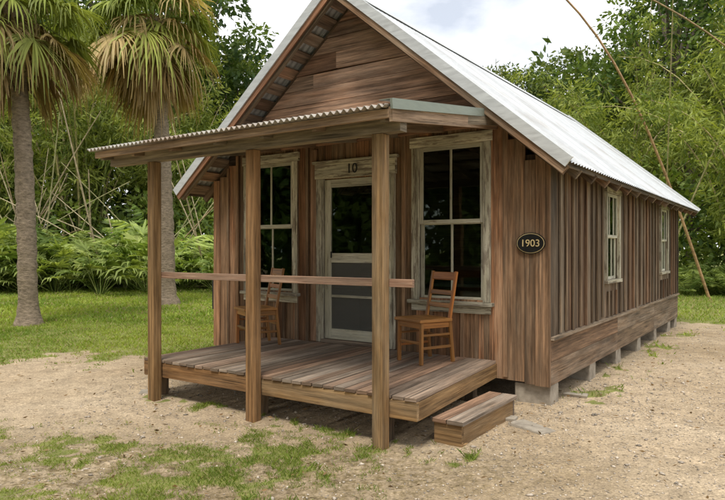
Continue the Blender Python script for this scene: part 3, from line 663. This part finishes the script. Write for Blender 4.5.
def fernmesh(nf,H,c0,c1):
    g=Geo()
    for i in range(nf):
        a=rng.uniform(0,6.28); el=rng.uniform(.6,1.4); ln=H*rng.uniform(.7,1.2); s=np.linspace(0,1,12)
        hd=np.array([math.cos(a),math.sin(a),0]); P=np.outer(s*ln*math.cos(el),hd); P[:,2]=s*ln*math.sin(el)-.5*ln*s**2.5*.8
        sd=np.array([-math.sin(a),math.cos(a),0]); tone=rng.uniform(0,1); col=np.array(c0)*(1-tone)+np.array(c1)*tone
        for sg in(1,-1):
            q=np.linspace(.12,.98,20); c=np.stack([np.interp(q,s,P[:,k]) for k in range(3)],-1); d=np.tile(sd*sg+hd*.5,(20,1)); d[:,2]-=.35
            g.leaves(c,d+rng.normal(0,.12,(20,3)),(.30*H/1.6)*np.sin(q*2.7+.35).clip(.15),.075,np.tile(col,(20,1))*rng.uniform(.8,1.2,(20,1)))
    return g.mesh('fern_fronds',M_leaf)
FE=[fernmesh(24,3.2,(.10,.17,.035),(.40,.48,.15)),fernmesh(22,2.0,(.12,.20,.04),(.42,.48,.15))]
fe=empty('fern_thicket')
for i in range(70):
    x=rng.uniform(-24,-2); y=24.3+rng.random()**1.3*4.5+.15*max(0,x+10)
    nobj('fern',FE[i%2],fe,(x,y,rng.uniform(0,.5)),rng.uniform(0,6.28),rng.uniform(.7,1.5))
for i in range(55):
    x=rng.uniform(9.5,24); y=20.5+rng.random()**1.5*7
    nobj('fern',FE[i%2],fe,(x,y,0),rng.uniform(0,6.28),rng.uniform(.35,.75))
def palmettomesh(nf,H):
    g=Geo()
    for i in range(nf):
        a=rng.uniform(0,6.28); el=rng.uniform(.35,1.4); ln=H*rng.uniform(.5,1.0); h=np.array([math.cos(a),math.sin(a),0]); d=h*math.cos(el)+np.array([0,0,math.sin(el)])
        p0=h*.1; p1=p0+d*ln; col=(np.array([.13,.20,.045])*(1-i/nf)+np.array([.40,.45,.15])*(i/nf))*rng.uniform(.8,1.15)
        g.tube([p0,(p0+p1)/2,p1],[.02,.015,.01],4,col)
        fwd=norm(d+h*.5-[0,0,.15]); side=norm(np.cross(fwd,[0,0,1.])); upv=np.cross(side,fwd)
        fan(g,p1,fwd,side,upv,16,1.5,H*.42,col,.35,1.9,4)
    return g.mesh('palmetto_leaves',M_leaf)
PM=[palmettomesh(16,2.1),palmettomesh(13,1.6)]
pm=empty('palmetto_thicket')
for i in range(42):
    x=rng.uniform(-20,-3); y=22.3+rng.random()*2.8+.15*max(0,x+10)
    nobj('palmetto',PM[i%2],pm,(x,y,0),rng.uniform(0,6.28),rng.uniform(.6,1.25))
g=Geo()
for i in range(560):
    if i<150: c=np.array([rng.uniform(-26,0),rng.uniform(28,32),rng.uniform(.2,4.2)])
    elif i<240: c=np.array([rng.uniform(9,28),rng.uniform(23,31),rng.uniform(.2,4)])
    else:
        q=rng.random(); c=np.array([-21+12*q+rng.normal(0,1),5-17*q+rng.normal(0,1),rng.uniform(.2,10)])
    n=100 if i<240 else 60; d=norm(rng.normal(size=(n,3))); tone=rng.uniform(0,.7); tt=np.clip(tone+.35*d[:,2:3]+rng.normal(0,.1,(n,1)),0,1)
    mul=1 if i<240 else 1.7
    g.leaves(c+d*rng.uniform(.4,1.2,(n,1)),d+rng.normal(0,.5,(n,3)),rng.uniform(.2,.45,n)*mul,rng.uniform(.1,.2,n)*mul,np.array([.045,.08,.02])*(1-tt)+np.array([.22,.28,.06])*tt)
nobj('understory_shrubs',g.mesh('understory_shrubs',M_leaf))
g=Geo()
def cane(a,b,sag,r,col):
    s=np.linspace(0,1,12)[:,None]; P=np.array(a,float)*(1-s)+np.array(b,float)*s; P[:,2]+=sag*np.sin(s[:,0]*math.pi); g.tube(P,r*(1-.5*s[:,0]),5,col)
for i in range(64):
    if i<56: x=rng.uniform(-19,-4);y=rng.uniform(25.5,28); ln=rng.uniform(3.5,9)
    else: x=rng.uniform(9,22);y=rng.uniform(23,26); ln=rng.uniform(3,6)
    a=rng.uniform(0,6.28); el=rng.uniform(.35,1.35)
    cane((x,y,0),(x+math.cos(a)*math.cos(el)*ln,y+.3*math.sin(a)*ln*math.cos(el),math.sin(el)*ln),.35*rng.random(),rng.uniform(.025,.05),random.choice([(.48,.40,.25),(.40,.32,.2),(.36,.34,.17),(.28,.2,.11)]))
cane((11.2,20.5,0),(4.4,17.5,9.6),1.9,.05,(.40,.25,.13)); cane((14.5,19,4.2),(6.0,17.5,9.4),.8,.035,(.36,.25,.14))
cane((9.6,21,0),(13.2,19,9),.9,.035,(.3,.27,.12)); cane((10.4,22,0),(9.3,19,9.4),-.2,.03,(.34,.3,.14))
nobj('dead_bamboo_canes',g.mesh('dead_bamboo_canes',M_cane,True))

# ================================================================ LIGHT, WORLD, CAMERA
sd=Vector((-.12,-.42,.9)).normalized()
sun=bpy.data.lights.new('sun','SUN'); sun.energy=3.0; sun.angle=R(16); sun.color=(1,.95,.86)
so=bpy.data.objects.new('sun',sun); so.rotation_euler=sd.to_track_quat('Z','Y').to_euler(); link(so)
w=bpy.data.worlds.new('World'); scene.world=w; w.use_nodes=True; nt=w.node_tree; nt.nodes.clear()
sky=nt.nodes.new('ShaderNodeTexSky'); sky.sky_type='NISHITA'; sky.sun_disc=False; sky.sun_elevation=math.asin(sd.z); sky.sun_rotation=math.atan2(sd.x,sd.y); sky.dust_density=3
b1=nt.nodes.new('ShaderNodeBackground'); b1.inputs[1].default_value=.15; nt.links.new(sky.outputs[0],b1.inputs[0])
b2=nt.nodes.new('ShaderNodeBackground'); b2.inputs[0].default_value=(.97,.98,1,1); b2.inputs[1].default_value=1.45
tcn=nt.nodes.new('ShaderNodeTexCoord'); mp=nt.nodes.new('ShaderNodeMapping'); mp.inputs['Scale'].default_value=(1,1,2.2); nt.links.new(tcn.outputs['Generated'],mp.inputs[0])
no=nt.nodes.new('ShaderNodeTexNoise'); no.inputs['Scale'].default_value=3.2; no.inputs['Detail'].default_value=8; nt.links.new(mp.outputs[0],no.inputs['Vector'])
rp_=nt.nodes.new('ShaderNodeValToRGB'); rp_.color_ramp.elements[0].position=.34; rp_.color_ramp.elements[1].position=.5; rp_.color_ramp.elements[0].color=(.42,.42,.42,1); nt.links.new(no.outputs[0],rp_.inputs[0])
mx=nt.nodes.new('ShaderNodeMixShader'); nt.links.new(rp_.outputs[0],mx.inputs[0]); nt.links.new(b1.outputs[0],mx.inputs[1]); nt.links.new(b2.outputs[0],mx.inputs[2])
wo=nt.nodes.new('ShaderNodeOutputWorld'); nt.links.new(mx.outputs[0],wo.inputs[0])
cam=bpy.data.cameras.new('camera'); cam.sensor_width=36; cam.lens=36*635/725; cam.clip_end=2000; cam.clip_start=.05
co=bpy.data.objects.new('camera',cam); co.location=(0,0,1.6); co.rotation_euler=(math.pi/2,0,0); link(co); scene.camera=co
scene.view_settings.view_transform='Standard'; scene.view_settings.look='None'; scene.view_settings.exposure=0
